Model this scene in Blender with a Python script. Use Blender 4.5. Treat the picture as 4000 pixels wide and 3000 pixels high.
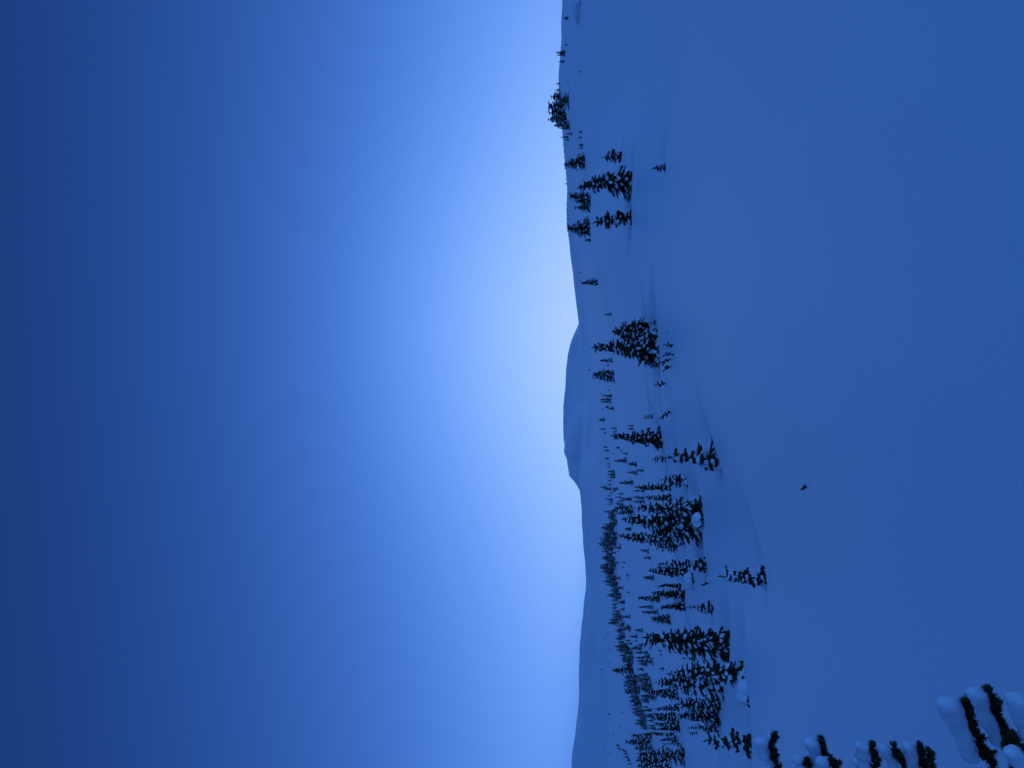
import bpy, math
import numpy as np
from mathutils import Matrix

S = bpy.context.scene
for o in list(bpy.data.objects):
    bpy.data.objects.remove(o)
COL = S.collection

# ------------------------------------------------------------------ camera (held on its side, as the photograph was taken)
F = 4000 * 25 / 36.0                       # focal length in photograph pixels
TH = math.atan(300 / F)                    # looks slightly above the horizon
CT, ST = math.cos(TH), math.sin(TH)
EYE = 1.6
cam = bpy.data.cameras.new('camera')
cam.sensor_fit = 'HORIZONTAL'; cam.sensor_width = 36; cam.lens = 25
cam.clip_start = 0.05; cam.clip_end = 30000
camo = bpy.data.objects.new('camera', cam); COL.objects.link(camo); S.camera = camo
camo.matrix_world = Matrix(((0, 1, 0, 0), (ST, 0, -CT, 0), (-CT, 0, -ST, 0), (0, 0, 0, 1)))

# ------------------------------------------------------------------ sky: sun just behind the ridge, film balanced very cold
SUN_AZ, SUN_EL = math.radians(4.2), math.radians(0.6)
W = bpy.data.worlds.new('World'); S.world = W; W.use_nodes = True
nt = W.node_tree; bg = nt.nodes['Background']
sky = nt.nodes.new('ShaderNodeTexSky'); sky.sky_type = 'NISHITA'; sky.sun_disc = False
sky.sun_elevation = SUN_EL; sky.sun_rotation = SUN_AZ; sky.altitude = 2000; sky.dust_density = 4
bw = nt.nodes.new('ShaderNodeRGBToBW'); nt.links.new(sky.outputs[0], bw.inputs[0])
def mth(op, a, b=None, c=None):
    n = nt.nodes.new('ShaderNodeMath'); n.operation = op
    for i, v in enumerate((a, b, c)):
        if v is None: continue
        if isinstance(v, (int, float)): n.inputs[i].default_value = v
        else: nt.links.new(v, n.inputs[i])
    return n.outputs[0]
# the camera's cold tone curve: sky brightness -> deep blue to pale blue, one smooth curve per channel
Lm = mth('SMOOTH_MAX', bw.outputs[0], .40, .20)
B_ = mth('SUBTRACT', 1.0, mth('EXPONENT', mth('MULTIPLY', mth('POWER', Lm, 1.36), -.60)))
Lp = mth('POWER', Lm, 1.6)
G_ = mth('MULTIPLY_ADD', Lm, .007, mth('DIVIDE', mth('MULTIPLY', Lp, .555), mth('ADD', Lp, 4.0)))
R_ = mth('MULTIPLY', G_, mth('MULTIPLY_ADD', G_, mth('MULTIPLY_ADD', G_, .50, .40), .23))
rp = nt.nodes.new('ShaderNodeCombineColor')
for i, c in enumerate((R_, G_, B_)): nt.links.new(c, rp.inputs[i])
vm = nt.nodes.new('ShaderNodeVectorMath'); vm.operation = 'SCALE'; vm.inputs['Scale'].default_value = 10
nt.links.new(rp.outputs[0], vm.inputs[0]); nt.links.new(vm.outputs[0], bg.inputs[0])
bg.inputs[1].default_value = 0.1

sun = bpy.data.lights.new('sun', 'SUN'); sun.energy = 0.78; sun.angle = math.radians(60); sun.color = (.07, .31, 1)
suno = bpy.data.objects.new('sun', sun); COL.objects.link(suno)
# very soft light of the open evening sky: the hollows on the uphill (right-hand) side of the trees lie in its shade
LIT_AZ, LIT_EL = math.radians(125), math.radians(42)
suno.rotation_euler = (math.pi / 2 - LIT_EL, 0, math.pi - LIT_AZ)

S.render.engine = 'CYCLES'
S.view_settings.view_transform = 'Standard'; S.view_settings.look = 'None'
S.view_settings.exposure = 0.0; S.view_settings.gamma = 1.0; S.view_settings.use_curve_mapping = False
S.cycles.max_bounces = 6; S.cycles.diffuse_bounces = 4

# ------------------------------------------------------------------ materials
def mat(name, base, rough, spec=.3, noise=None, bump=None):
    m = bpy.data.materials.new(name); m.use_nodes = True
    n = m.node_tree.nodes; l = m.node_tree.links; b = n['Principled BSDF']
    b.inputs['Base Color'].default_value = (*base, 1); b.inputs['Roughness'].default_value = rough
    b.inputs['Specular IOR Level'].default_value = spec
    tc = n.new('ShaderNodeTexCoord')
    if noise:
        sc, lo, hi = noise
        t = n.new('ShaderNodeTexNoise'); t.inputs['Scale'].default_value = sc; t.inputs['Detail'].default_value = 5
        l.new(tc.outputs['Object'], t.inputs['Vector'])
        r = n.new('ShaderNodeValToRGB'); r.color_ramp.elements[0].position = .3; r.color_ramp.elements[1].position = .7
        r.color_ramp.elements[0].color = (*lo, 1); r.color_ramp.elements[1].color = (*hi, 1)
        l.new(t.outputs['Fac'], r.inputs[0]); l.new(r.outputs[0], b.inputs['Base Color'])
    if bump:
        last = None
        for sc, st, dist in bump:
            t = n.new('ShaderNodeTexNoise'); t.inputs['Scale'].default_value = sc; t.inputs['Detail'].default_value = 3
            l.new(tc.outputs['Object'], t.inputs['Vector'])
            bp = n.new('ShaderNodeBump'); bp.inputs['Strength'].default_value = st; bp.inputs['Distance'].default_value = dist
            l.new(t.outputs['Fac'], bp.inputs['Height'])
            if last: l.new(last.outputs[0], bp.inputs['Normal'])
            last = bp
        l.new(last.outputs[0], b.inputs['Normal'])
    return m
M_SNOW = mat('snow_ground', (.91, .93, .95), .55, .5, bump=[(.35, .18, .10), (2.6, .22, .02), (24, .5, .008), (90, .5, .004)])
M_LOAD = mat('snow_on_branches', (.91, .93, .95), .65, .3, bump=[(7, .4, .03), (40, .5, .006), (140, .5, .003)])
M_NEED = mat('spruce_needles', (.045, .040, .018), .8, .08, noise=(6, (.036, .031, .014), (.074, .062, .028)))
M_BARK = mat('spruce_bark', (.06, .045, .035), .9, .1, noise=(14, (.04, .03, .024), (.085, .066, .05)))

# ------------------------------------------------------------------ small numpy helpers
def px(x, y, D):
    """world point seen at photograph pixel (x, y), D metres in front of the camera"""
    yc = (2000 - x) / F
    d = np.array([(1500 - y) / F, CT - yc * ST, ST + yc * CT])
    return d * (D / d[1])

def make_mesh(name, V, Q, mats, smooth=True, mi=None):
    V = np.asarray(V, np.float32); Q = np.asarray(Q, np.int32)
    me = bpy.data.meshes.new(name)
    me.vertices.add(len(V)); me.vertices.foreach_set('co', V.ravel())
    k = Q.shape[1]
    me.loops.add(Q.size); me.loops.foreach_set('vertex_index', Q.ravel())
    me.polygons.add(len(Q)); me.polygons.foreach_set('loop_start', np.arange(0, Q.size, k, dtype=np.int32))
    if mi is not None: me.polygons.foreach_set('material_index', np.asarray(mi, np.int32))
    me.polygons.foreach_set('use_smooth', np.full(len(Q), smooth, bool))
    for m in (mats if isinstance(mats, (list, tuple)) else [mats]): me.materials.append(m)
    me.update(calc_edges=True)
    return me

def link(name, data, parent=None):
    o = bpy.data.objects.new(name, data); COL.objects.link(o)
    if parent: o.parent = parent
    return o

def tag(o, label=None, cat=None, group=None, kind=None):
    if label: o['label'] = label
    if cat: o['category'] = cat
    if group: o['group'] = group
    if kind: o['kind'] = kind
    return o

def vnoise(x, y, seed=0):
    """smooth 2-D value noise, -1..1"""
    x0 = np.floor(x).astype(np.int64); y0 = np.floor(y).astype(np.int64)
    fx = x - x0; fy = y - y0
    fx = fx * fx * (3 - 2 * fx); fy = fy * fy * (3 - 2 * fy)
    def h(i, j):
        n = (i * 374761393 + j * 668265263 + seed * 974711) & 0xffffffff
        n = ((n ^ (n >> 13)) * 1274126177) & 0xffffffff
        return ((n ^ (n >> 16)) & 0xffff) / 32767.5 - 1
    return (h(x0, y0) * (1 - fx) + h(x0 + 1, y0) * fx) * (1 - fy) + (h(x0, y0 + 1) * (1 - fx) + h(x0 + 1, y0 + 1) * fx) * fy

class Tubes:
    """collects quads of many swept tubes"""
    def __init__(s): s.V = []; s.Q = []; s.n = 0
    def add(s, P, R, k=5, rng=None, jit=0., flat=1., up_off=0.):
        P = np.asarray(P, float); R = np.asarray(R, float); m = len(P)
        T = np.gradient(P, axis=0); T /= np.linalg.norm(T, axis=1)[:, None] + 1e-9
        ref = np.where(np.abs(T[:, 2:3]) > .93, np.array([[1., 0, 0]]), np.array([[0, 0, 1.]]))
        Sd = np.cross(T, ref); Sd /= np.linalg.norm(Sd, axis=1)[:, None] + 1e-9
        U = np.cross(Sd, T)
        a = np.arange(k) * 2 * math.pi / k + .3
        r = R[:, None] * np.ones(k)
        if rng is not None and jit: r = r * (1 + jit * (rng.random((m, k)) * 2 - 1))
        V = P[:, None] + (r * np.cos(a))[..., None] * Sd[:, None] + (r * np.sin(a) * flat)[..., None] * U[:, None]
        if up_off: V[..., 2] += up_off
        i = np.arange(m - 1)[:, None] * k; j = np.arange(k)[None]; j2 = (j + 1) % k
        Q = np.stack([i + j, i + j2, i + k + j2, i + k + j], -1).reshape(-1, 4) + s.n
        s.V.append(V.reshape(-1, 3)); s.Q.append(Q); s.n += m * k
    def mesh(s, name, m, smooth):
        return make_mesh(name, np.concatenate(s.V), np.concatenate(s.Q), m, smooth)

# ------------------------------------------------------------------ the snowfield: one height field fitted to surveyed points
SURVEY = [
 (4000,1500,2.75),(4000,0,2.7),(4000,3000,3.1),(3600,1500,3.55),(3600,300,3.45),(3600,2700,4.2),
 (3200,1500,5.4),(3200,300,5.2),(3200,2265,6.9),(3200,2700,7.6),(2900,1500,9.2),(2900,300,8.8),(2950,1900,10.0),
 (2800,1450,12.6),(2750,650,14.6),(2750,100,13.4),(2990,2265,29),(2797,1796,36),(2630,1450,46),(2570,1370,54),
 (2590,650,50),(2550,100,58),(2460,720,66),(2462,850,66),(2400,100,92),(2400,400,92),(2262,100,150),(2268,400,150),
 (2222,395,185),(2220,100,280),(2284,630,125),(2305,800,118),(2306,900,114),(2273,530,150),
 (2315,960,103),(2345,1050,96),(2405,1240,84),(2455,1310,74),
 (2335,1101,160),(2300,1100,290),(2389,1228,94),(2392,1408,150),(2398,1460,150),
 (2580,1720,58),(2540,1629,64),(2474,1670,95),(2409,1673,160),(2365,1676,230),(2340,1600,300),(2322,1500,430),
 (2513,1838,85),(2490,1817,98),(2447,1800,130),(2401,1850,200),(2378,1791,250),(2667,1870,50),(2622,1903,62),(2629,1945,56),
 (2473,1886,120),(2735,1990,46),(2728,2100,46),(2640,2105,64),(2543,2180,90),(2470,1985,130),(2428,2140,190),
 (2405,2060,290),(2386,1930,290),(2404,2200,300),(2745,2235,46),(2690,2265,54),(2555,2255,90),(2577,2338,85),
 (2776,2380,43),(2675,2325,58),(2680,2390,57),(2615,2420,76),(2440,2370,215),(2459,2314,215),(2456,2250,220),
 (2834,2520,38),(2716,2550,58),(2888,2625,33),(2919,2700,31),(2922,2910,31),(2803,2800,46),(2722,2855,60),
 (2660,2810,75),(2672,2950,72),(2643,2730,78),(2594,2612,98),(2552,2575,118),(2512,2462,140),(2540,2897,125),
 (2412,2320,310),(2425,2430,310),(2447,2500,310),(2472,2600,300),(2505,2720,285),(2530,2850,260),
 (2345,2250,650),(2345,2600,650),(2400,2700,480),(2440,2960,340),(2330,2950,700),(2310,2450,900),(2300,1900,700)]
SKYLINE = [(2199,-200,450),(2198,0,450),(2193,60,450),(2190,95,450),(2193,160,440),(2190,241,420),(2183,300,400),(2185,340,400),(2190,420,410),
 (2199,530,440),(2207,646,520),(2213,797,600),(2219,880,650),(2233,1010,750),(2246,1120,800),(2264,1267,900),(2279,1380,950),
 (2284,1500,1000),(2281,1640,1050),(2270,1790,1100),(2258,1885,1150),(2267,1940,1150),(2274,1990,1150),(2280,2090,1200),(2283,2165,1200),(2291,2287,1250),
 (2285,2340,1250),(2277,2430,1250),(2267,2515,1250),(2271,2553,1250),(2267,2637,1250),(2254,2806,1250),(2243,2900,1250),(2237,3000,1250),(2225,3200,1250)]
A_SC = 3.0
ctrl = []
lam = []
def cp(x, y, D, soft=2e-4):
    p = px(x, y, D); r = math.hypot(p[0], p[1]); ctrl.append((math.atan2(p[0], p[1]), math.log(r), (p[2] + EYE) / r)); lam.append(soft)
def remap(D):                             # survey distances: the trees of the near rows stand at 20 to 40 m
    return D if D < 25 else D * np.interp(math.log(D), [math.log(66), math.log(300)], [.62, 1.0])
for x, y, D in SURVEY: cp(x, y, remap(D), 4e-2 if 9 < D < 80 else 2e-3)
for x, y, D in SKYLINE:
    cp(x, y, D); cp(x + 22, y, D * .72); cp(x + 70, y, D * 1.75); cp(x + 140, y, D * 4)
for az in (-75, -110, -150, 180, 150, 110, 75, -180):
    a = math.radians(az); side = math.sin(a)
    for lr, k in ((0, .14), (2, .14), (3.6, .13), (5, .07), (6.5, .03), (8.5, -.02)):
        ctrl.append((a, lr, k * (side * .8 - math.cos(a) * .9)))
for az in (-45, -20, 0, 20, 45): ctrl.append((math.radians(az), 0., .01 + .04 * az / 30))
ctrl = np.array(ctrl)
CX = np.stack([ctrl[:, 0] * A_SC, ctrl[:, 1]], 1)
def tps_phi(d2): return .5 * d2 * np.log(d2 + 1e-12)
n = len(CX)
d2 = ((CX[:, None] - CX[None]) ** 2).sum(-1)
K = tps_phi(d2) + np.diag(np.array(lam + [1e-3] * (n - len(lam))))
Pm = np.concatenate([np.ones((n, 1)), CX], 1)
Amat = np.block([[K, Pm], [Pm.T, np.zeros((3, 3))]])
sol = np.linalg.solve(Amat, np.concatenate([ctrl[:, 2], np.zeros(3)]))
def slope_at(az, lr):
    q = np.stack([az.ravel() * A_SC, lr.ravel()], 1); out = np.empty(len(q))
    for s in range(0, len(q), 20000):
        e = q[s:s + 20000]
        dd = ((e[:, None] - CX[None]) ** 2).sum(-1)
        out[s:s + 20000] = tps_phi(dd) @ sol[:n] + sol[n] + e @ sol[n + 1:]
    return out.reshape(az.shape)

# coarse fit first, then interpolated to the fine grid
AZ_IN = np.arange(-33, 33.001, .16)
AZ = np.radians(np.concatenate([np.arange(-180, -33, 7.0), AZ_IN, np.arange(37, 180.1, 7.1)]))
AZ[-1] = math.pi
LR = np.concatenate([np.linspace(math.log(.6), math.log(14), 90, False), np.linspace(math.log(14), math.log(110), 420, False),
                     np.linspace(math.log(110), math.log(1700), 260, False), np.linspace(math.log(1700), math.log(9000), 30)])
cAZ = np.radians(np.concatenate([np.arange(-180, -33, 7.0), np.arange(-33, 33.001, .6), np.arange(37, 180.1, 7.1)])); cAZ[-1] = math.pi
cLR = np.linspace(LR[0], LR[-1], 240)
cS = slope_at(*np.meshgrid(cAZ, cLR, indexing='ij'))
def interp2(xa, ya, G, x, y):
    i = np.clip(np.searchsorted(xa, x) - 1, 0, len(xa) - 2); j = np.clip(np.searchsorted(ya, y) - 1, 0, len(ya) - 2)
    u = np.clip((x - xa[i]) / (xa[i + 1] - xa[i]), 0, 1); v = np.clip((y - ya[j]) / (ya[j + 1] - ya[j]), 0, 1)
    return (G[i, j] * (1 - v) + G[i, j + 1] * v) * (1 - u) + (G[i + 1, j] * (1 - v) + G[i + 1, j + 1] * v) * u
def cubic_up(xa, G, x):
    """Catmull-Rom along axis 0"""
    i = np.clip(np.searchsorted(xa, x) - 1, 0, len(xa) - 2)
    i0 = np.clip(i - 1, 0, None); i2 = i + 1; i3 = np.clip(i + 2, None, len(xa) - 1)
    h = (xa[i2] - xa[i]); t = ((x - xa[i]) / h)[:, None]
    m1 = (G[i2] - G[i0]) / (xa[i2] - xa[i0])[:, None] * h[:, None]
    m2 = (G[i3] - G[i]) / (xa[i3] - xa[i])[:, None] * h[:, None]
    t2 = t * t; t3 = t2 * t
    return (2*t3 - 3*t2 + 1) * G[i] + (t3 - 2*t2 + t) * m1 + (-2*t3 + 3*t2) * G[i2] + (t3 - t2) * m2
G = cubic_up(cAZ, cS, AZ); G = cubic_up(cLR, G.T.copy(), LR).T
RR = np.exp(LR)[None]
HX = RR * np.sin(AZ)[:, None]; HY = RR * np.cos(AZ)[:, None]
HZ = -EYE + RR * G
# soft wind-packed undulation, scaled with distance
amp = np.clip(RR / 60, .12, 3.0)
HZ += .022 * amp * vnoise(HX * .16 + .3 * HY * .1, HY * .33, 1) + .010 * np.clip(RR / 30, .3, 2) * vnoise(HX * .6, HY * 1.1, 2)
far = np.clip((RR - 250) / 600, 0, 1)
HZ += far * (2.4 * vnoise(HX / 80 + HY / 300, HY / 110, 5) + 1.1 * vnoise(HX / 26, HY / 48, 6))
def ground(X, Y):
    return interp2(AZ, LR, HZ, np.arctan2(X, Y), np.log(np.hypot(X, Y)))
DS = np.exp(np.linspace(math.log(3.), math.log(1600), 3000))
def hit(x, y):
    """distance at which the sight line through pixel (x, y) meets the snow"""
    d = px(x, y, 1.)
    z = d[2] * DS; g = ground(d[0] * DS, DS)
    k = np.nonzero(z < g)[0]
    if len(k) == 0:
        return float(DS[np.argmin(np.abs(z - g)[DS < 1300])])
    return float(DS[k[0]])

# ------------------------------------------------------------------ spruces
def crown_width(f, style):
    if style == 'open':   return .26 + .74 * (1 - f) ** .55 if f < .9 else .30
    if style == 'slim':   return .13 + .87 * (1 - f) ** .68
    if style == 'broad':  return .12 + .88 * (1 - f) ** .50
    return .10 + .90 * (1 - f) ** .62

def spruce(seed, H, Wd, style='dense', lean=(0, 0), bend=0., detail=1.0, load=1.0):
    """returns trunk, crown, snow (Tubes); base at the origin, H tall, Wd wide"""
    rng = np.random.default_rng(seed)
    tr, cr, sn = Tubes(), Tubes(), Tubes()
    kx, ky, kp = rng.normal() * .022 * H, rng.normal() * .022 * H, rng.random() * 3
    lop = rng.random() * 6.28; lopk = .08 + .22 * rng.random()
    def axis(h):
        f = h / H; w_ = math.sin(f * 5 + kp) * max(f, 0)
        return np.array([lean[0] * f + bend * math.sin(f * math.pi) + kx * w_, lean[1] * f + ky * w_, h])
    hs = np.linspace(-.25, 1, 9) * H
    tr.add([axis(h) for h in hs], [max(.006, .018 * H * (1 - max(h, 0) / H) ** .8 + .004 * H) for h in hs], 6)
    R = Wd / 2
    if style == 'open':
        nw = max(5, int(round(8 * detail))); per = (6, 9); th = .105
    elif style == 'slim':
        nw = max(7, int(round(13 * detail))); per = (6, 9); th = .066
    else:
        nw = max(7, int(round(15 * detail))); per = (7, 10); th = .064
    tick = th * H * (1 if style == 'open' else .8) / max(.75, detail) ** .4
    tick = min(tick, .30 * R + .02 * H)
    top0 = .90 if style == 'open' else .95
    for w in range(nw):
        f = (w + .15) / nw * top0
        f += (rng.random() - .5) * .5 / nw
        f = max(f, .0)
        nb = rng.integers(*per)
        if f > .75: nb = max(3, nb - 2)
        ph = rng.random() * 6.28
        wl = crown_width(f, style) * (.82 + .36 * rng.random())
        for b in range(nb):
            if rng.random() < (.12 if style == 'open' else .06): continue
            a = ph + b * 6.283 / nb + (rng.random() - .5) * .7
            L = R * wl * (.5 + .7 * rng.random()) * (1 + lopk * math.cos(a - lop))
            hb = f * H + (rng.random() - .5) * .55 * H / nw
            base = axis(max(hb, .02 * H)); d = np.array([math.cos(a), math.sin(a), 0.])
            if f > .8: s0, s1 = .55, -.15
            elif style == 'open': s0, s1 = .18 - .30 * (1 - f) + (rng.random() - .5) * .25, -.12
            else: s0, s1 = .10 - .42 * (1 - f) + (rng.random() - .5) * .3, -.22
            t = np.linspace(0, 1, 6)
            P = base + d * (L * t)[:, None]
            P[:, 2] += L * (s0 * t + s1 * t * t + .10 * t ** 4)
            P[:, :2] += (rng.random((6, 2)) - .5) * .10 * L
            tk = tick * (.55 + .45 * (1 - f)) * (.75 + .5 * rng.random()); tk = min(tk, .55 * L)
            prof = np.array([.35, .8, 1.0, .95, .72, .16])
            cr.add(P, tk * .5 * prof, 5, rng, .45, .85)
            ns = int(rng.integers(2, 5))
            for q in range(ns):
                u = .25 + .65 * rng.random(); sg = 1 if (q % 2) else -1
                i = u * 5; i0 = min(int(i), 4); p0 = P[i0] + (P[i0 + 1] - P[i0]) * (i - i0)
                aa = a + sg * (.5 + .6 * rng.random()); l2 = L * (.22 + .28 * rng.random()) * (1.15 - u * .5)
                e = np.array([math.cos(aa), math.sin(aa), (s0 + s1) * .8 + (rng.random() - .6) * .5])
                pp = p0 + e * (l2 * np.array([0, .4, .75, 1.0]))[:, None]
                pp[1:, 2] -= .08 * l2
                cr.add(pp, tk * .36 * np.array([.8, 1, .8, .15]), 4, rng, .5)
            if rng.random() < .55 + .25 * load and f < .93:
                t0, t1 = .12 + .25 * rng.random(), .80 + .16 * rng.random()
                ts = np.linspace(t0, t1, 5)
                Q = np.stack([np.interp(ts, t, P[:, c]) for c in range(3)], 1)
                wd = tk * (.34 + .36 * rng.random()) * (.62 + .5 * load) * (1.0 if style == 'open' else 1.12) * np.array([.12, .85, 1.05, .9, .12])
                hh = .5 + .4 * rng.random()
                Q[:, 2] += tk * .46 + wd * hh * .42
                sn.add(Q, wd, 6, rng, .15, hh)
    # inner mass that closes the view through the stem
    if style != 'open':
        for k in range(int(84 * detail)):
            f = rng.random() ** 1.3 * .85; a = rng.random() * 6.28
            L = R * crown_width(f, style) * (.40 + .38 * rng.random())
            base = axis(f * H); d = np.array([math.cos(a), math.sin(a), -.5 + .3 * rng.random()])
            P = base + d * (L * np.array([0, .35, .7, 1.]))[:, None]
            cr.add(P, tick * .8 * np.array([.6, 1, .9, .2]), 5, rng, .5)
    if style in ('dense', 'broad', 'slim') or True:
        for h in (.88, .93):
            for b in range(3):
                a = rng.random() * 6.28; L = .035 * H * (1.3 if style == 'open' else 1)
                P = axis(h * H) + np.array([math.cos(a), math.sin(a), .4]) * (L * np.array([0, .5, 1]))[:, None]
                cr.add(P, np.array([.012, .014, .004]) * H * .8, 4, rng, .3)
    cr.add([axis(.9 * H), axis(.96 * H), axis(1.0 * H)], np.array([.011, .009, .005]) * H, 5, rng, .3)
    return tr, cr, sn

MESH_CACHE = {}
def far_variant(i, tall):
    """small far spruce as one mesh with bark, needles and snow"""
    key = ('far', i, tall)
    if key in MESH_CACHE: return MESH_CACHE[key]
    tr, cr, sn = spruce(9000 + i, 1.0, .46 if tall else .6, 'dense' if i % 3 else 'broad', detail=.55, load=.8)
    V = [np.concatenate(t.V) for t in (tr, cr, sn)]; Q = [np.concatenate(t.Q) for t in (tr, cr, sn)]
    o1 = len(V[0]); o2 = o1 + len(V[1])
    me = make_mesh('distant_spruce', np.concatenate(V), np.concatenate([Q[0], Q[1] + o1, Q[2] + o2]), [M_BARK, M_NEED, M_LOAD], True,
                   np.concatenate([np.zeros(len(Q[0])), np.ones(len(Q[1])), np.full(len(Q[2]), 2)]))
    MESH_CACHE[key] = me
    return me

BIG = []       # trees with parts
SEED = [100]
WELLS = []
def big(xt, xb, yt, yb, w, style, label, group, D=None, bend=0., detail=1., load=1., well=1.):
    BIG.append(dict(xt=xt, xb=xb, yt=yt, yb=yb, w=w, style=style, label=label, group=group, D=D, bend=bend, detail=detail, load=load, well=well))
def place_big():
    for t in BIG:
        D = t['D'] or hit(t['xb'], t['yb']); t['D'] = D
        p = px(t['xb'], t['yb'], D); t['P'] = p
        if t['well'] and D < 75: WELLS.append((p[0], p[1], t['w'] * D / F, t['well']))
def build_big():
    for k, t in enumerate(BIG):
        D = t['D']; p = t['P']; z = float(ground(np.array([p[0]]), np.array([p[1]]))[0])
        top = px(t['xt'], t['yt'], D); H = max(top[2] - z, .25); Wd = t['w'] * D / F
        dt = t['detail'] * np.interp(t['xb'] - t['xt'], [60, 260], [1.0, 1.55 if t['style'] != 'open' else 1.1])
        tr, cr, sn = spruce(300 + k * 7, H, Wd, t['style'], (top[0] - p[0], 0), t['bend'], dt, t['load'])
        root = bpy.data.objects.new('spruce_tree', None); COL.objects.link(root)
        root.location = (p[0], p[1], z); root.empty_display_size = .2
        tag(root, t['label'], 'tree', t['group'])
        link('trunk', tr.mesh('trunk', M_BARK, True), root)
        link('crown', cr.mesh('crown', M_NEED, False), root)
        if sn.n: tag(link('snow_load', sn.mesh('snow_load', M_LOAD, True), root), kind='stuff')

# (top x, base x, top y, base y, width, style) are read off the photograph
G1 = 'spruces on the upper slope'
big(2546,2592,657,655,46,'broad','tiny snow-capped sapling standing alone on the bare upper slope',G1,detail=.7,well=.6)
big(2346,2425,614,614,60,'open','small bushy spruce behind the scooped hollow on the upper slope',G1,detail=1.15,load=.6)
big(2251,2459,735,718,118,'dense','tallest spruce of the upper slope, with crooked top and snow-lumped skirt',G1,bend=.25,load=1.1)
big(2310,2461,872,843,92,'open','slender spruce with a bare leaning leader and flat tiered branches',G1,detail=1.35,load=.7)
big(2222,2305,763,785,78,'broad','bushy spruce with several tops just beyond the crooked-topped spruce',G1,detail=.9)
big(2240,2305,812,808,40,'dense','smaller spruce leaning against the bushy several-topped spruce',G1,detail=.7)
big(2212,2306,890,897,92,'broad','dense pyramid-shaped spruce whose top just crosses the skyline',G1,detail=1.0)
big(2281,2308,938,938,22,'dense','small snowy spruce at the foot of the pyramid-shaped spruce',G1,detail=.6)
big(2203,2284,643,628,74,'broad','dense leaning spruce beside the row of tiny shrubs on the upper slope',G1,detail=.95)
G2 = 'spruces in the clump on the upper skyline'
big(2152,2190,378,378,63,'broad','right-hand shoulder spruce of the dark clump on the skyline',G2,detail=.7)
big(2140,2204,415,412,72,'broad','tall central spruce of the dark clump on the skyline',G2,detail=.8)
big(2143,2206,440,438,66,'broad','thick spruce between the central and the pointed spruce of the skyline clump',G2,detail=.8)
big(2137,2214,468,464,63,'dense','pointed spruce rising highest above the ridge in the skyline clump',G2,detail=.8)
big(2162,2224,490,487,49,'dense','outermost spruce of the skyline clump, beside the short trees',G2,detail=.7)
big(2190,2222,388,398,81,'broad','squat snow-flecked spruce in front of the skyline clump',G2,detail=.8)
G3 = 'spruces in the open bowl'
big(2267,2335,1106,1102,36,'dense','lone narrow spruce on the smooth field below the far ridge',G3,detail=.8)
big(2358,2389,1228,1228,16,'dense','very small spruce standing on the rounded snow crest',G3,detail=.6)
big(2309,2566,1358,1370,128,'slim','tall spruce with a bare leader, tallest of the clump nearest the saplings',G3,load=1.2,detail=1.15)
big(2413,2548,1314,1322,84,'broad','shorter stem pressed against the tall bare-leader spruce',G3,load=1.1)
big(2388,2524,1290,1282,92,'broad','forked spruce on the uphill side of the tall bare-leader spruce',G3,load=1.0)
big(2490,2563,1405,1408,96,'broad','low drooping skirt spruce on the downhill side of the tall bare-leader spruce',G3,detail=.8,load=1.3)
big(2527,2562,1262,1258,30,'open','knee-high sapling in front of the forked spruce',G3,detail=.6)
big(2341,2392,1408,1408,24,'dense','slim cone-shaped spruce uphill of the twin-topped spruce',G3,detail=.7)
big(2312,2398,1460,1462,58,'broad','twin-topped dense spruce on the plain, its larger top',G3,detail=.85)
big(2322,2396,1474,1478,46,'broad','second top of the twin-topped spruce on the plain',G3,detail=.75)
big(2508,2544,1634,1626,24,'open','short tiered spruce uphill of the big symmetrical spruce',G3,detail=.7)
big(2384,2580,1703,1716,88,'slim','big symmetrical cone-shaped spruce standing alone in mid field',G3,detail=1.1,load=.8)
big(2543,2600,1796,1788,36,'open','thin sapling whose top shows behind the tiered near spruce',G3,D=None,detail=.9)
big(2600,2797,1788,1796,112,'open','open tiered near spruce with thick snow pillows on every whorl',G3,detail=1.1,load=1.3)
big(2577,2666,1875,1868,64,'open','small tiered spruce just downhill of the open tiered near spruce',G3,detail=.9,load=1.2)
big(2397,2447,1800,1798,26,'dense','droopy spruce with snow-bent tip behind the thin sapling',G3,detail=.6)
big(2448,2490,1812,1816,32,'broad','bushy spruce in the middle row beyond the tiered near spruce',G3,detail=.65)
big(2447,2493,1845,1845,24,'dense','narrow spruce paired with the bushy middle-row spruce',G3,detail=.6)
big(2485,2513,1838,1838,22,'dense','stub spruce in front of the middle-row pair',G3,detail=.6)
big(2415,2473,1886,1886,27,'dense','dark narrow cone between the middle row and the great clump',G3,detail=.7)
G4 = 'spruces of the great clump'
big(2475,2622,1904,1903,46,'slim','ragged slim spruce at the uphill end of the great clump',G4,detail=1.1,load=.6)
big(2515,2629,1941,1945,48,'slim','slim spruce with heavy lower snow next to the ragged slim spruce',G4,detail=1.0,load=1.0)
big(2469,2516,1917,1917,17,'dense','thin little spruce behind the ragged slim spruce',G4,detail=.6)
big(2467,2516,1944,1944,18,'dense','thin spruce behind the slim snow-heavy spruce, first of two',G4,detail=.6)
big(2472,2518,1959,1959,26,'dense','bushier spruce beside the thin one behind the slim snow-heavy spruce',G4,detail=.65)
big(2478,2733,1984,1988,104,'dense','massive dark spruce with long snow tiers, uphill half of the great clump',G4,load=1.2)
big(2424,2715,2032,2030,100,'dense','tall massive spruce with a bare leader in the middle of the great clump',G4,load=1.2)
big(2540,2722,2075,2078,112,'broad','broad drooping spruce low in the great clump, in front of the tallest stems',G4,load=1.3)
big(2410,2640,2095,2105,76,'slim','tall narrow spruce at the downhill side of the great clump',G4,load=.9,detail=1.1)
big(2560,2650,2130,2132,70,'broad','drooping snow-hung spruce below the tall narrow one',G4,load=1.4,detail=.8)
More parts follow.
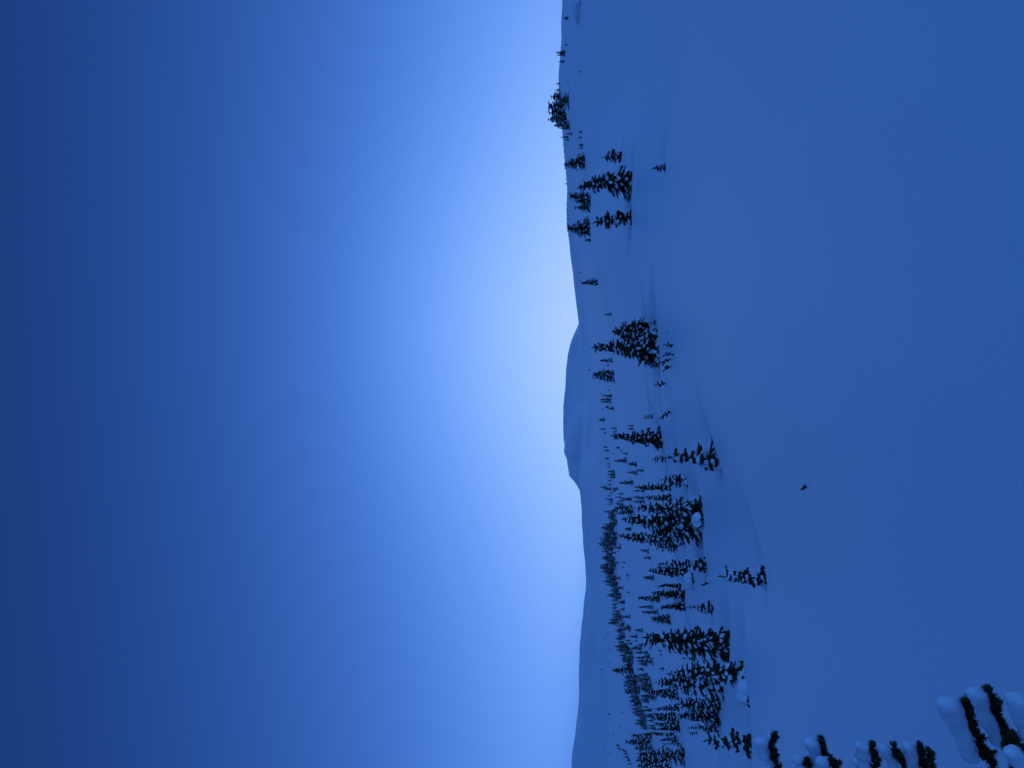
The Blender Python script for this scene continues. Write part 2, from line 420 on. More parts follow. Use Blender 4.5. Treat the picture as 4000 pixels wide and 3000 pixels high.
big(2397,2470,1985,1986,38,'broad','dark bushy spruce far behind the massive spruces, uphill one of two',G4,detail=.7)
big(2440,2467,1951,1951,22,'broad','small round spruce far behind the slim snow-heavy spruce',G4,detail=.55)
big(2425,2476,2000,2000,32,'broad','snow-flecked spruce far behind the massive spruces, downhill one of two',G4,detail=.65)
big(2430,2470,2024,2022,20,'dense','pointed spruce tip seen just over the massive spruces',G4,detail=.6)
big(2440,2466,2066,2066,26,'broad','small bushy spruce in the gap between the great clump stems',G4,detail=.55)
big(2498,2535,2150,2152,26,'dense','left small spruce of the pair beyond the great clump',G4,detail=.6)
big(2512,2543,2180,2180,28,'dense','right small spruce of the pair beyond the great clump',G4,detail=.6)
G5 = 'spruces between the great clump and the near lone spruce'
big(2529,2680,2228,2236,76,'dense','shaggy dark spruce behind the mushroom-shaped snow bush',G5,load=.9)
big(2570,2745,2201,2212,56,'open','upright spruce with wide snow cushions, downhill next to the snow bush',G5,load=1.2,detail=1.2)
big(2508,2555,2255,2255,36,'dense','small spruce behind the shaggy dark spruce',G5,detail=.65)
big(2566,2655,2289,2289,30,'slim','thin bare-topped spruce between the shaggy spruce and the dark slim one',G5,detail=.8,load=.6)
big(2543,2674,2316,2325,66,'slim','dark slim spruce with frayed edges beside the mushroom-shaped snow bush',G5,load=.6)
big(2487,2577,2336,2338,38,'dense','neat cone-shaped spruce in the middle distance',G5,detail=.9,load=.6)
big(2492,2551,2371,2371,20,'slim','thin pointed spruce next to the neat cone-shaped spruce',G5,detail=.7)
big(2575,2680,2370,2374,54,'dense','stout spruce behind the tiered spruce on the drift edge',G5,load=.8)
big(2680,2776,2372,2378,54,'open','tiered spruce standing right on the drift edge beyond the near lone spruce',G5,load=1.2)
big(2504,2572,2388,2395,28,'slim','slim leaning spruce beyond the stout spruce',G5,detail=.8)
big(2539,2615,2415,2418,54,'dense','spreading spruce downhill of the slim leaning spruce',G5,detail=.9)
big(2801,2990,2252,2260,98,'open','near lone spruce with thick snow pillows, standing by itself on the slope',G5,load=1.4,detail=1.0)
G6 = 'spruces of the lower drift'
big(2504,2834,2489,2515,150,'dense','huge ragged leaning spruce on the lower drift',G6,load=.9,detail=1.1)
big(2629,2716,2540,2544,40,'open','scrawny spruce with a bare leader beside the huge ragged spruce',G6,detail=1.0,load=.6)
big(2660,2716,2572,2570,26,'open','small scrubby spruce at the foot of the scrawny one',G6,detail=.8,load=.5)
big(2600,2888,2632,2628,112,'dense','heavily snow-loaded spruce at the near edge of the lower drift',G6,load=1.4)
big(2556,2815,2656,2668,104,'dense','tall snow-laden spruce behind the heavily loaded one',G6,load=1.3)
big(2525,2643,2699,2714,58,'dense','spruce with a thin dark tip rising behind the snow-laden pair',G6,load=.9,detail=.9)
big(2640,2806,2752,2760,92,'broad','spruce half buried by the great snow cushion',G6,load=1.4)
big(2640,2803,2792,2806,88,'dense','dark drooping spruce downhill of the great snow cushion',G6,load=1.2)
big(2720,2786,2842,2846,54,'broad','low spreading spruce at the tail of the great snow cushion',G6,load=1.2,detail=.7)
big(2743,2920,2897,2906,100,'open','near tiered spruce close to the snowy foreground branches',G6,load=1.2,detail=1.1)
big(2678,2715,2842,2842,22,'open','smaller scrubby sapling behind the near tiered spruce',G6,detail=.8,load=.5)
big(2684,2722,2862,2862,24,'open','larger scrubby sapling behind the near tiered spruce',G6,detail=.8,load=.5)
G7 = 'spruces in the dense grove behind the lower drift'
for (a, b, c, w, st, lb) in [
 (2553,2650,2767,34,'dense','first spruce of the dense grove, next to the thin dark tip'),
 (2540,2656,2790,40,'dense','tallest spruce of the dense grove'),
 (2546,2658,2808,38,'broad','thick spruce in the heart of the dense grove'),
 (2552,2660,2828,38,'broad','snow-flecked spruce in the downhill half of the dense grove'),
 (2562,2660,2846,32,'dense','downhill end spruce of the dense grove'),
 (2543,2640,2868,26,'slim','thin spruce standing free just past the dense grove'),
 (2440,2540,2897,52,'broad','large dark spruce with a long pointed tip near the photo edge'),
 (2462,2545,2872,34,'dense','spruce hugging the uphill flank of the long-tipped spruce'),
 (2475,2548,2922,38,'broad','spruce hugging the downhill flank of the long-tipped spruce'),
 (2573,2650,2890,30,'dense','small spruce in the gap above the free-standing thin spruce'),
 (2585,2660,2905,26,'open','sparse spruce with snow lumps by the drooping skirt spruce'),
 (2590,2672,2950,76,'broad','drooping skirt spruce with a dark hollow under its snow'),
 (2486,2612,2945,50,'broad','spruce of the edge thicket nearest the drooping skirt spruce'),
 (2480,2618,2972,52,'broad','middle spruce of the thicket at the photo edge'),
 (2484,2622,2996,50,'broad','outermost spruce of the thicket at the photo edge')]:
    big(a,b,c,c,w,st,lb,G7,detail=.8,load=1.0)
G8 = 'single spruces on the plain'
for (a, b, c, w, lb) in [
 (2476,2512,2462,22,'small spruce with a snow-draped foot beyond the spreading spruce'),
 (2463,2507,2532,32,'bushy snow-streaked spruce on the plain beyond the huge ragged spruce'),
 (2507,2530,2549,20,'stubby spruce just in front of the bushy snow-streaked spruce'),
 (2480,2540,2568,26,'uphill stem of the slanting trio on the plain'),
 (2492,2552,2582,28,'middle stem of the slanting trio on the plain'),
 (2494,2528,2594,26,'downhill stem of the slanting trio on the plain'),
 (2573,2594,2612,18,'isolated little spruce in the gap between the drift giants'),
 (2490,2530,2637,24,'spruce touching the belt behind the snow-loaded spruces, uphill one'),
 (2486,2541,2657,26,'spruce touching the belt behind the snow-loaded spruces, downhill one'),
 (2412,2441,2353,22,'cone-shaped spruce in front of the far belt, larger of a pair'),
 (2421,2440,2380,15,'cone-shaped spruce in front of the far belt, smaller of a pair'),
 (2426,2461,2410,20,'spruce with a white snow foot in front of the far belt'),
 (2431,2463,2455,34,'wide dark spruce at the front edge of the far belt'),
 (2386,2428,2140,14,'thin spruce alone in front of the far belt'),
 (2344,2406,2100,30,'tallest spruce of the far belt, standing out darkly'),
 (2387,2473,2618,52,'big pointed spruce towering out of the far belt'),
 (2402,2420,1967,20,'low bushy spruce before the uphill end of the far belt')]:
    big(a,b,c,c,w,'dense',lb,G8,detail=.65,load=.9,well=0)

# small far trees: one mesh each, (top x, base x, y, width)
SMALL = {
 'tiny spruces scattered on the upper slope': ('tiny dark spruce on the upper snow slope', [
  (2169,2208,204,20),(2174,2207,214,18),(2180,2204,240,15),(2204,2216,175,12),(2199,2220,71,20),(2207,2213,146,5),(2197,2201,48,4),
  (2258,2266,280,9),(2213,2218,310,5),(2215,2220,318,6),(2219,2223,331,4),(2171,2186,327,13),(2183,2228,500,18),(2211,2235,522,16),
  (2187,2220,535,14),(2205,2223,546,12),(2260,2273,515,15),(2257,2273,537,12),(2258,2278,566,20),(2256,2277,578,10),(2212,2216,560,6),(2262,2272,1064,7),(2265,2272,1097,5),(2169,2186,351,14)]),
 'specks of trees along the skyline': ('speck of a tree on the smooth skyline', [
  (2196,2202,566,4),(2198,2204,593,4),(2199,2207,617,5),(2201,2209,643,8),(2203,2211,658,7),(2205,2211,700,4),(2205,2213,718,7),(2209,2215,797,5),(2210,2217,815,6),(2212,2218,828,5),(2213,2220,858,8)]),
 'small spruces lined up on the plain': ('small dark spruce in the line across the plain', [
  (2296,2306,1445,7),(2367,2380,1426,11),(2339,2388,1560,20),(2350,2390,1546,18),(2341,2386,1570,16),(2362,2378,1590,16),(2375,2398,1596,22),(2349,2357,1599,10),
  (2371,2381,1524,10),(2344,2351,1536,8),(2336,2362,1640,21),(2339,2365,1676,15),(2354,2367,1692,10),(2381,2409,1673,11),(2395,2410,1684,9),
  (2448,2474,1663,13),(2450,2474,1675,15),(2353,2372,1747,13),(2360,2374,1760,14),(2372,2382,1759,9),(2403,2421,1749,14),(2421,2431,1761,11),(2427,2452,1771,14),
  (2390,2398,1772,7),(2360,2378,1791,15),(2367,2384,1813,11),(2368,2384,1825,9),(2372,2401,1842,20),(2370,2402,1853,22),(2376,2401,1864,16),(2374,2388,1877,11),
  (2369,2387,1893,12),(2356,2387,1910,18),(2388,2414,1910,18),(2282,2286,1548,3),(2284,2289,1695,4),(2286,2291,1708,4)]),
 'young trees scattered before the far belt': ('stunted young tree in front of the far belt', [
  (2428,2442,2197,11),(2428,2437,2216,9),(2444,2456,2246,14),(2448,2456,2259,10),(2448,2459,2314,12),(2397,2409,2224,9),(2350,2363,2059,14),(2360,2367,2000,7),
  (2570,2583,2542,12),(2575,2585,2558,10),(2412,2417,2154,8),(2415,2425,2126,10)]),
 'shrubs dotted over the left hillside': ('dark shrub dot on the hillside above the belt', [
  (2370,2376,2475,6),(2360,2365,2497,5),(2397,2404,2507,5),(2357,2363,2539,5),(2378,2386,2538,7),(2366,2370,2549,5),(2365,2370,2581,4),(2378,2384,2592,7),(2346,2354,2616,9),
  (2369,2373,2604,4),(2346,2350,2651,4),(2347,2350,2659,4),(2344,2348,2671,4),(2365,2371,2687,4),(2363,2368,2760,7),(2374,2383,2789,10),(2424,2432,2782,9),(2417,2424,2839,8),(2392,2398,2870,8),(2391,2397,2890,7),
  (2359,2364,2920,8),(2378,2383,2940,7)]),
 'spruces straggling in a row near the photo edge': ('thin spruce in the straggling row below the hillside', [
  (2404,2418,2912,14),(2410,2424,2925,14),(2424,2436,2930,14),(2432,2446,2934,13),(2434,2450,2945,14),(2438,2456,2958,15),(2446,2462,2970,13),(2428,2434,2960,9),(2448,2466,2985,10)]),
}
BELTS = [  # (y0, y1, top x, base x at y0, top x, base x at y1, count)
 (1895,1975,2362,2386,2368,2388,9),(1990,2130,2366,2404,2362,2408,24),(2060,2130,2358,2396,2350,2392,8),
 (2108,2210,2346,2384,2350,2388,16),(2150,2215,2376,2401,2374,2402,10),(2205,2260,2346,2396,2362,2402,12),(2255,2345,2364,2410,2382,2416,16),
 (2345,2440,2386,2410,2384,2418,12),(2395,2470,2394,2424,2406,2432,12),(2455,2545,2406,2434,2414,2456,16),(2535,2605,2414,2462,2422,2468,12),
 (2640,2705,2432,2482,2450,2500,13),(2650,2690,2470,2516,2484,2532,7),(2695,2780,2448,2488,2462,2506,16),(2775,2850,2470,2508,2490,2528,12),
 (1925,2010,2400,2432,2412,2440,9),(2480,2620,2468,2498,2484,2520,9),(2640,2730,2496,2534,2510,2556,10),(2720,2870,2504,2536,2524,2560,10)]


# ------------------------------------------------------------------ wind-scoured moats round the near trees, then the snow mesh
place_big()
tw = px(3150, 1900, hit(3150, 1900)); WELLS.append((tw[0], tw[1], .1, .35))
for X0, Y0, Wd, k in WELLS:
    r = max(.22 if Wd < .3 else .8, .62 * Wd); dx = HX - X0; dy = HY - Y0
    near = (np.abs(dx) < 9 * r) & (np.abs(dy) < 9 * r)
    dxn, dyn = dx[near], dy[near]
    g = np.zeros(dxn.shape)
    g -= .36 * r ** .7 * np.exp(-((dxn - .55 * r) / (1.5 * r)) ** 2 - ((dyn - .15 * r) / (1.1 * r)) ** 2)      # hollow, deeper on the uphill side
    g += .10 * r ** .7 * np.exp(-((dxn - .2 * r) / (2.0 * r)) ** 2 - ((dyn + 1.7 * r) / (.85 * r)) ** 2)       # lip of drifted snow in front
    g += .10 * r ** .7 * np.exp(-((dxn - 2.4 * r) / (1.6 * r)) ** 2 - ((dyn - .2 * r) / (1.0 * r)) ** 2)
    HZ[near] += g * k * .75
na, nr = HZ.shape
ii = np.arange(na - 1)[:, None] * nr + np.arange(nr - 1)[None]
Qd = np.stack([ii, ii + 1, ii + nr + 1, ii + nr], -1).reshape(-1, 4)
Qd = Qd[:, ::-1]
snow = link('snowfield_ground', make_mesh('snowfield_ground', np.stack([HX, HY, HZ], -1).reshape(-1, 3), Qd, M_SNOW))
tag(snow, 'smooth untracked snow slope running up to the ridges', None, None, 'structure')

# the far dome of snow behind the fields
DOME = [(2300,1180),(2282,1240),(2264,1268),(2250,1302),(2237,1344),(2228,1392),(2222,1450),(2217,1522),(2212,1600),(2212,1650),(2214,1690),(2216,1767),
        (2226,1795),(2230,1820),(2238,1861),(2256,1882),(2270,1910),(2296,1960)]
dy_ = np.array([d[1] for d in DOME], float); dx_ = np.array([d[0] for d in DOME], float)
ys = np.linspace(1180, 1960, 240); ts = np.linspace(0, 1, 90)
dv = []
for y in ys:
    xs = np.interp(y, dy_, dx_)
    top = px(xs, y, 2900.); az = math.atan2(top[0], top[1]); rc = math.hypot(top[0], top[1])
    for t in ts:
        r = rc - 1700 + t * 3400
        s = (r - rc) / 1700
        prof = math.cos(s * math.pi / 2)
        dv.append((r * math.sin(az), r * math.cos(az), -25 + (top[2] + 25) * prof))
dv = np.array(dv)
dv[:, 2] += 11 * vnoise(dv[:, 0] / 80 + dv[:, 1] / 500, dv[:, 1] / 330, 11) * np.clip((dv[:, 2] + 40) / 80, 0, 1) + 1.2 * vnoise(dv[:, 0] / 17, dv[:, 1] / 70, 12)
ii = np.arange(239)[:, None] * 90 + np.arange(89)[None]
dome = link('snow_hill', make_mesh('snow_hill', dv, np.stack([ii, ii + 90, ii + 91, ii + 1], -1).reshape(-1, 4), M_SNOW))
tag(dome, 'rounded far snow hill behind the open fields', None, None, 'structure')
build_big()
# ------------------------------------------------------------------ small far trees
rs = np.random.default_rng(5)
def small(name, xt, xb, y, w, label, group, D=None):
    D = D or hit(xb, y); p = px(xb, y, D); z = float(ground(np.array([p[0]]), np.array([p[1]]))[0])
    H = max(px(xt, y, D)[2] - z, .3); Wd = w * D / F
    tall = w / max(1., xb - xt) < .55
    o = link(name, far_variant(int(rs.integers(0, 7)), tall))
    o.location = (p[0], p[1], z - .02 * H); k = Wd / (.46 if tall else .6)
    o.scale = (k, k, H); o.rotation_euler = (0, 0, rs.random() * 6.28)
    tag(o, label, 'tree', group)
ONES = ['', 'first', 'second', 'third', 'fourth', 'fifth', 'sixth', 'seventh', 'eighth', 'ninth', 'tenth', 'eleventh', 'twelfth', 'thirteenth',
        'fourteenth', 'fifteenth', 'sixteenth', 'seventeenth', 'eighteenth', 'nineteenth']
def nth(k):
    if k < 20: return ONES[k]
    return ('twent' if k < 30 else 'thirt') + ('ieth' if k % 10 == 0 else 'y-' + ONES[k % 10])
for grp, (lab, rows) in SMALL.items():
    rows = sorted(rows, key=lambda r: r[2])
    for k, (xt, xb, y, w) in enumerate(rows):
        small('distant_spruce', xt, xb, y, w, '%s, %s from the photo top' % (lab, nth(k + 1)), grp)
WHERE = ['at its thin upper-photo end', 'in the front row behind the great clump', 'in the back row behind the great clump', 'in the tall rank beside its tallest spruce',
         'in the low front rank past its tallest spruce', 'where it is darkest and widest', 'along the pale drift strip', 'behind the pair of cones', 'by the white snow foot',
         'behind the wide dark spruce', 'just before its big pointed spruce', 'just after its big pointed spruce', 'in the near rank after the big pointed spruce',
         'in the thin slanting stretch', 'where it meets the edge thicket',
         'straying forward behind the massive spruces', 'straying forward on the plain', 'straying forward behind the snow-loaded spruces', 'straying forward above the dense grove']
for bi, (y0, y1, t0, b0, t1, b1, cnt) in enumerate(BELTS):
    for k in range(cnt):
        u = (k + .5 + .7 * (rs.random() - .5)) / cnt; y = y0 + (y1 - y0) * u
        xb = b0 + (b1 - b0) * u + rs.normal() * 7; xt = xb - ((b0 - t0) + (b1 - t1 - b0 + t0) * u) * (.55 + .65 * rs.random())
        xt = min(xt, xb - 16)
        small('belt_spruce', xt, xb, y, (xb - xt) * (.36 + .34 * rs.random()), 'small spruce in the far belt, ' + WHERE[bi], 'spruces of the far belt')

# ------------------------------------------------------------------ bare saplings sticking out of the drift
def sapling(x0, y0, x1, y1, nb, label, thick=5.):
    """stick from tip (x0,y0) to foot (x1,y1) with a few stubby side shoots"""
    D = hit(x1, y1); a = px(x1, y1, D); b = px(x0, y0, D); z = float(ground(np.array([a[0]]), np.array([a[1]]))[0])
    rng = np.random.default_rng(int(x0 * 7 + y0)); s = D / F
    root = bpy.data.objects.new('bare_sapling', None); COL.objects.link(root); root.location = (a[0], a[1], z)
    tag(root, label, 'sapling', 'bare saplings poking out of the drift')
    top = b - np.array([a[0], a[1], z]); st = Tubes()
    f = np.array([-.25, 0, .3, .6, .85, 1.]); P = top[None] * f[:, None]; P[1:, 0] += rng.normal(size=5) * 1.2 * s
    st.add(P, thick * .5 * s * np.array([1, 1, .85, .75, .8, .6]), 6, rng, .15)
    link('stem', st.mesh('stem', M_BARK, True), root)
    cr, sn = Tubes(), Tubes(); L0 = np.linalg.norm(top)
    for k in range(nb):
        u = .06 + .58 * (k + .5) / nb; base = top * u; ang = rng.random() * 6.28
        if k % 2: ang = 0 if rng.random() < .5 else math.pi
        L = (.20 + .14 * rng.random()) * L0
        d = np.array([math.cos(ang), math.sin(ang), .12 + .3 * rng.random()])
        pp = base + d * (L * np.array([0, .35, .7, 1]))[:, None]
        cr.add(pp, thick * .62 * s * np.array([.7, 1, 1, .3]), 5, rng, .35)
        if rng.random() < .5:
            q = pp[1:].copy(); q[:, 2] += thick * .7 * s; sn.add(np.vstack([q, q[-1] + d * .02 * L]), thick * .6 * s * np.array([.3, 1, .9, .1]), 6, rng, .1)
    link('shoots', cr.mesh('shoots', M_NEED, False), root)
    if sn.n: tag(link('snow_load', sn.mesh('snow_load', M_LOAD, True), root), kind='stuff')
sapling(2590,1349,2630,1347,4,'upright bare sapling like a cross, first of the row below the tall clump')
sapling(2583,1392,2633,1384,4,'bare sapling with a tufted side shoot, second of the row below the tall clump')
sapling(2571,1422,2622,1399,5,'bare sapling leaning strongly, longest of the row below the tall clump')
sapling(2586,1453,2620,1430,4,'short leaning bare sapling at the downhill end of the row')
sapling(2553,1507,2600,1497,5,'bare leaning sapling alone past the downhill end of the row')
sapling(2572,1636,2622,1610,6,'many-armed leaning sapling uphill of the open tiered near spruce')
sapling(2736,2285,2768,2279,4,'small bare sapling just beyond the near lone spruce')
sapling(3128,1913,3150,1900,6,'single twig tip poking out of the bare near slope',thick=7)
sapling(2603,1301,2610,1301,2,'tiny stub of a buried shoot uphill of the row of saplings',thick=3)

# ------------------------------------------------------------------ bushes buried under cushions of snow
def cushion(x0, x1, y, w, label, seed, dark=.45, D=None):
    """snow cap from x0 (top) to x1 (foot), w pixels wide, over a skirt of dark drooping twigs"""
    D = D or hit(x1, y); p = px(x1, y, D); z = float(ground(np.array([p[0]]), np.array([p[1]]))[0]); s = D / F
    H = max(px(x0, y, D)[2] - z, (x1 - x0) * s * .8); R = w * s / 2; rng = np.random.default_rng(seed)
    root = bpy.data.objects.new('snow_covered_bush', None); COL.objects.link(root); root.location = (p[0], p[1], z)
    tag(root, label, 'bush', 'bushes buried under snow cushions')
    nu, nv = 36, 16; V = []
    for i in range(nv + 1):
        ph = i / nv * 2.05
        for j in range(nu):
            a = j / nu * 6.2832; cx, cy = math.cos(a), math.sin(a)
            nz = float(vnoise(np.array([cx * 1.7 + seed]), np.array([cy * 1.7 + ph * 1.3]), seed)[0])
            n2 = float(vnoise(np.array([cx * 4.1 + seed]), np.array([cy * 4.1 + ph * 3.]), seed + 9)[0])
            rr = R * math.sin(min(ph, 1.72)) ** .8 * (1 + .26 * nz + .10 * n2)
            if ph > 1.72: rr *= 1 - .5 * (ph - 1.72)
            zz = H * dark + (H * (1 - dark)) * math.cos(ph) * (1 + .18 * nz)
            V.append((rr * cx, rr * cy * .85, zz))
    ii = np.arange(nv)[:, None] * nu; jj = np.arange(nu)[None]; j2 = (jj + 1) % nu
    Q = np.stack([ii + jj, ii + nu + jj, ii + nu + j2, ii + j2], -1).reshape(-1, 4)
    link('snow_cushion', make_mesh('snow_cushion', V, Q, M_LOAD), root)
    cr = Tubes()
    for k in range(36):
        a = rng.random() * 6.28; r0 = R * (.2 + .6 * rng.random()); L = R * (.25 + .3 * rng.random())
        b = np.array([r0 * math.cos(a), r0 * math.sin(a) * .85, H * dark * (.35 + .75 * rng.random())])
        d = np.array([math.cos(a), math.sin(a) * .85, -.75 + .5 * rng.random()])
        cr.add(b + d * (L * np.array([0, .35, .7, 1]))[:, None], 4.2 * s * np.array([.8, 1, .8, .2]), 5, rng, .45)
    link('branches', cr.mesh('branches', M_NEED, False), root)
cushion(2698,2731,1968,50,'mushroom of snow on a dark bush at the uphill foot of the great clump',3,.5)
cushion(2703,2748,2030,56,'bent shrub with two snow lumps at the near foot of the great clump',4,.5)
cushion(2670,2708,2270,60,'mushroom-shaped snow bush, the largest smooth cushion on the drift edge',5,.3)
cushion(2672,2712,2070,34,'snow cushion caught among the stems of the great clump',6,.35,D=hit(2735,2075))
cushion(2850,2900,2668,46,'snow-swallowed bush at the near foot of the heavily loaded spruce',7,.5)
cushion(2878,2919,2705,88,'low snow-swallowed bush trailing downhill from the loaded spruce',8,.26)
cushion(2760,2806,2748,86,'great lumpy snow cushion between the spruces of the lower drift',9,.38)
cushion(2425,2459,690,34,'white snow lump on a bush at the uphill foot of the crooked-topped spruce',10,.3)
cushion(2436,2460,765,44,'snow lump at the downhill foot of the crooked-topped spruce',11,.45)
cushion(2498,2556,1330,40,'snow lump slumped over the foot of the forked spruce',12,.4)
cushion(2769,2797,1802,40,'snow cap on the buried lowest branches of the open tiered spruce',13,.5)
cushion(2632,2670,2110,44,'small snow cap at the foot of the tall narrow spruce',14,.45)

# pale wind-drifted mound high on the upper slope
D = hit(2263, 48); p = px(2263, 48, D); z = float(ground(np.array([p[0]]), np.array([p[1]]))[0]); s = D / F
V = []
for i in range(13):
    ph = i / 12 * 1.75
    for j in range(32):
        a = j / 32 * 6.2832; nz = float(vnoise(np.array([math.cos(a) * 1.4 + 5]), np.array([math.sin(a) * 1.4 + ph]), 21)[0])
        V.append((30 * s * math.sin(ph) * (1 + .2 * nz) * math.cos(a), 90 * s * math.sin(ph) * math.sin(a), 19 * s * math.cos(ph) * (1 + .2 * nz)))
ii = np.arange(12)[:, None] * 32; jj = np.arange(32)[None]; j2 = (jj + 1) % 32
mound = link('snow_mound', make_mesh('snow_mound', V, np.stack([ii + jj, ii + 32 + jj, ii + 32 + j2, ii + j2], -1).reshape(-1, 4), M_LOAD))
mound.location = (p[0], p[1], z)
tag(mound, 'pale hump of drifted snow high on the upper slope', 'snow mound')

# ------------------------------------------------------------------ the fir beside the camera whose snowy branch tips reach into the picture
fir = bpy.data.objects.new('foreground_fir', None); COL.objects.link(fir)
TX, TY = -2.15, 2.25
tz = float(ground(np.array([TX]), np.array([TY]))[0]); fir.location = (TX, TY, tz)
tag(fir, 'young fir at the photo edge with snow-pillowed branch tips close to the camera', 'tree')
OFF = np.array([TX, TY, tz])
tk = Tubes(); hs = np.linspace(-.2, 2.1, 8)
tk.add(np.stack([0 * hs, 0 * hs, hs], 1), .045 * (1 - np.clip(hs, 0, 2.1) / 2.3) + .006, 8); link('trunk', tk.mesh('trunk', M_BARK, True), fir)
def catmull(P, m):
    P = np.asarray(P, float); t = np.linspace(0, len(P) - 1, m)
    return cubic_up(np.arange(len(P), dtype=float), P, t)
def fir_branch(pts, D, pill, seed, needles=True, nlen=.018, rad=1.0):
    """pts: pixels from tip inwards; pill: list of (start, end, thickness px, droop px) snow pillows along the branch"""
    rng = np.random.default_rng(seed); s = D / F
    W3 = [px(x, y, D + .10 * i * .3) for i, (x, y) in enumerate(pts)]
    root3 = np.array([TX, TY, 0.]); last = W3[-1]; root3[2] = max(last[2] - .12, tz + .12)
    P = np.array(W3 + [last + (root3 - last) * f for f in (.5, 1.0)]) - OFF
    C = catmull(P, 60); seg = np.linalg.norm(np.diff(C, axis=0), axis=1); acc = np.concatenate([[0], np.cumsum(seg)])
    wood = Tubes(); wood.add(C, np.interp(acc, [0, .05, acc[-1]], [.0018, .003, .010]), 6, rng, .15)
    br = link('branch', wood.mesh('branch', M_BARK, True), fir)
    if needles:
        nd_V, nd_Q = [], []
        def shoot(C, acc, length, n_per_m, r_n, start=0.):
            cnt = int(length * n_per_m)
            u = np.sort(rng.random(cnt)) * length
            B = np.stack([np.interp(u, acc, C[:, c]) for c in range(3)], 1)
            Tn = np.stack([np.interp(np.clip(u - .004, 0, None), acc, C[:, c]) for c in range(3)], 1) - np.stack([np.interp(u + .004, acc, C[:, c]) for c in range(3)], 1)
            Tn /= np.linalg.norm(Tn, axis=1)[:, None] + 1e-9
            A = rng.normal(size=(cnt, 3)); A -= (A * Tn).sum(1)[:, None] * Tn; A /= np.linalg.norm(A, axis=1)[:, None] + 1e-9
            lean = .45 + .5 * rng.random(cnt); L = r_n * (.75 + .5 * rng.random(cnt)) * np.interp(u, [0, .02], [.8, 1])
            Dn = A + Tn * lean[:, None]; Dn /= np.linalg.norm(Dn, axis=1)[:, None]
            sd = np.cross(Dn, Tn); sd /= np.linalg.norm(sd, axis=1)[:, None] + 1e-9
            up = np.cross(sd, Dn); wn = .0011
            b0 = B + sd * wn; b1 = B - sd * wn; b2 = B + up * wn; tip = B + Dn * L[:, None]; mid = B + Dn * (L * .6)[:, None]
            return b0, b1, b2, mid + sd * wn, mid - sd * wn, mid + up * wn, tip
        def emit(parts):
            b0, b1, b2, m0, m1, m2, tip = parts; n0 = sum(len(v) for v in nd_V); k = len(b0)
            nd_V.append(np.concatenate([b0, b1, b2, m0, m1, m2, tip]))
            i = np.arange(k) + n0
            for (a, b, c, d) in ((0, 1, 4, 3), (1, 2, 5, 4), (2, 0, 3, 5)):
                nd_Q.append(np.stack([i + a * k, i + b * k, i + c * k, i + d * k], 1))
            for (a, b) in ((3, 4), (4, 5), (5, 3)):
                nd_Q.append(np.stack([i + a * k, i + b * k, i + 6 * k, i + 6 * k], 1))
        vis = acc[len(pts) * 60 // (len(pts) + 2)] + .10
        emit(shoot(C, acc, min(vis, acc[-1]), 2600 * rad, nlen))
        for q in range(int(vis / .030)):
            u0 = .02 + q * .030 + .02 * rng.random()
            b = np.array([np.interp(u0, acc, C[:, c]) for c in range(3)])
            t = b - np.array([np.interp(u0 + .02, acc, C[:, c]) for c in range(3)]); t /= np.linalg.norm(t) + 1e-9
            a = rng.normal(size=3); a[2] = -abs(a[2]) * .5; a -= a @ t * t; a /= np.linalg.norm(a)
            d = t * .8 + a; d /= np.linalg.norm(d); Ls = .014 + .014 * rng.random()
            Cs = b + d * np.linspace(1, 0, 6)[:, None] * Ls; ac = np.linspace(0, Ls, 6)
            emit(shoot(Cs, ac, Ls, 2400, nlen * .85))
        V = np.concatenate(nd_V); Q = np.concatenate(nd_Q)
        link('needles', make_mesh('needles', V, np.concatenate([Q]), M_NEED, False), br)
    for (u0, u1, th, tipup) in pill:
        L = acc[-1]; a0, a1 = u0 * .01, u1 * .01          # in centimetres along the branch
        uu = np.linspace(0, 1, 40); cc = np.stack([np.interp(a0 + (a1 - a0) * uu, acc, C[:, c]) for c in range(3)], 1)
        end = np.clip(uu * (a1 - a0) / (.55 * th * s), 0, 1); end2 = np.clip((1 - uu) * (a1 - a0) / (.8 * th * s), 0, 1)
        prof = np.sqrt(np.clip(1 - (1 - end) ** 2, 0, 1)) * np.sqrt(np.clip(1 - (1 - end2) ** 2, 0, 1)) + .02
        k = 28; ang = np.arange(k) * 2 * math.pi / k; lump = 1 + .24 * vnoise(uu * 7 + seed, uu * 0 + .5, seed) + .06 * vnoise(uu * 15 + seed, uu * 0 + .2, seed + 1)
        hh = th * s * .5; wv = hh * .68
        Tn = np.gradient(cc, axis=0); Tn /= np.linalg.norm(Tn, axis=1)[:, None]
        Sd = np.cross(Tn, [0, 0, 1.]); Sd /= np.linalg.norm(Sd, axis=1)[:, None]
        R_ = prof * lump * (1.12 - .3 * uu)
        V = cc[:, None] + (R_[:, None] * wv * np.cos(ang))[..., None] * Sd[:, None]
        V[..., 2] += (.008 + hh * 1.04 + tipup * s * (1 - uu) ** 2)[:, None] + R_[:, None] * hh * np.sin(ang) * np.where(np.sin(ang) < 0, .9, 1.05)
        cen = V.mean(1, keepdims=True)
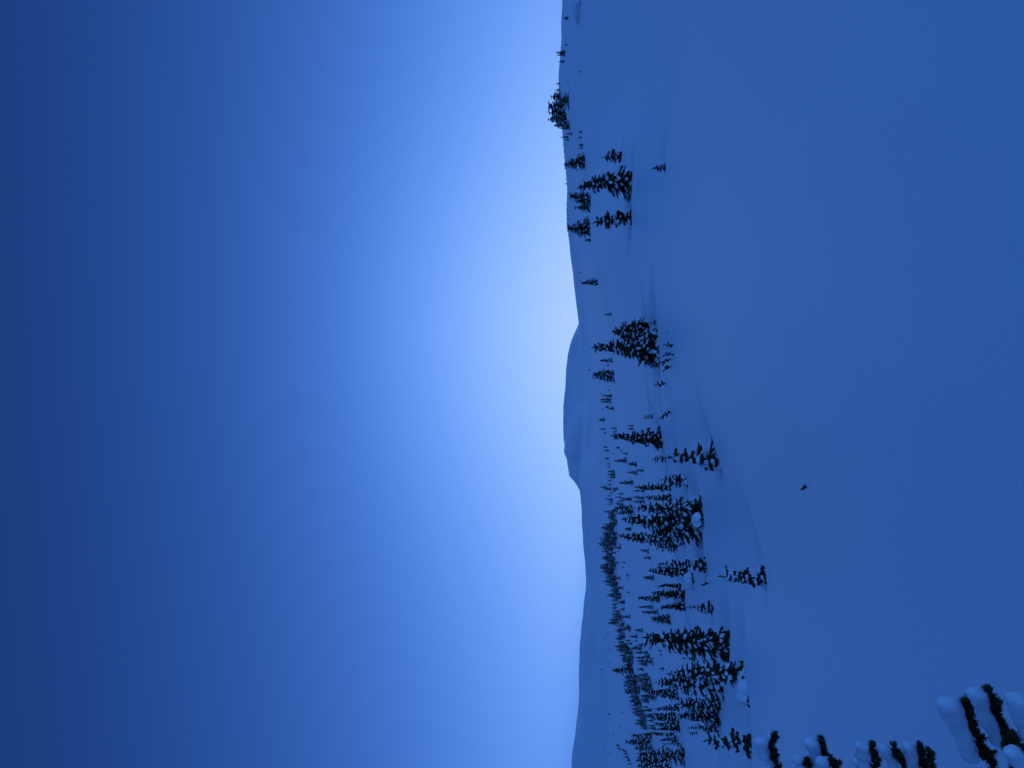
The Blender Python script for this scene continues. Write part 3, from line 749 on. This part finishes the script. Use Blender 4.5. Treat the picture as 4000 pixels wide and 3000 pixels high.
        nz = vnoise(V[..., 0] * 30 + V[..., 1] * 21 + seed, V[..., 2] * 34 + V[..., 1] * 12, seed + 3) + .45 * vnoise(V[..., 0] * 80 + V[..., 1] * 60, V[..., 2] * 85 + seed, seed + 4)
        V = cen + (V - cen) * (1 + .20 * nz[..., None])
        i = np.arange(39)[:, None] * k; j = np.arange(k)[None]; j2 = (j + 1) % k
        Q = np.stack([i + j, i + k + j, i + k + j2, i + j2], -1).reshape(-1, 4)
        link('snow_pillow', make_mesh('snow_pillow', V.reshape(-1, 3), Q[:, ::-1], M_LOAD), br)
fir_branch([(3034,2868),(3012,2905),(3022,2955),(3036,3005)],2.45,[(.5,5,22,6),(3,26,52,0)],1)
fir_branch([(3206,2881),(3216,2925),(3224,2958),(3236,3010)],2.45,[(1,26,48,0)],2)
fir_branch([(3246,2962),(3262,2994),(3276,3030)],2.35,[(.5,26,50,0)],3)
fir_branch([(3146,2985),(3166,3020)],2.5,[(1,20,36,0)],4)
fir_branch([(3406,2902),(3413,2950),(3420,3005)],2.45,[(.3,28,54,0)],5)
fir_branch([(3490,2906),(3500,2945),(3520,2968),(3530,3005)],2.4,[(.5,26,50,0)],6)
fir_branch([(3590,2906),(3600,2945),(3607,2990),(3618,3025)],2.4,[(.3,28,54,0)],7)
fir_branch([(3628,2968),(3646,3002)],2.35,[],8)
fir_branch([(3768,2730),(3778,2770),(3788,2810),(3810,2861),(3836,2920),(3855,2965),(3880,3005)],2.05,[(.6,34,80,0)],9,nlen=.019)
fir_branch([(3860,2692),(3877,2734),(3888,2777),(3910,2822),(3930,2862),(3946,2900),(3985,2960)],2.0,[(.6,34,62,0)],10,nlen=.019)
fir_branch([(3955,2868),(3938,2896),(3930,2925),(3960,2990)],1.95,[],11)
fir_branch([(4030,2712),(4050,2790),(4080,2880),(4110,2960)],1.9,[(0,38,74,0)],12)
fir_branch([(4010,2925),(4040,2980),(4070,3040)],1.85,[(0,30,70,0)],13)
fir_branch([(3392,2975),(3420,3040)],2.6,[(0,22,46,0)],14,needles=False)
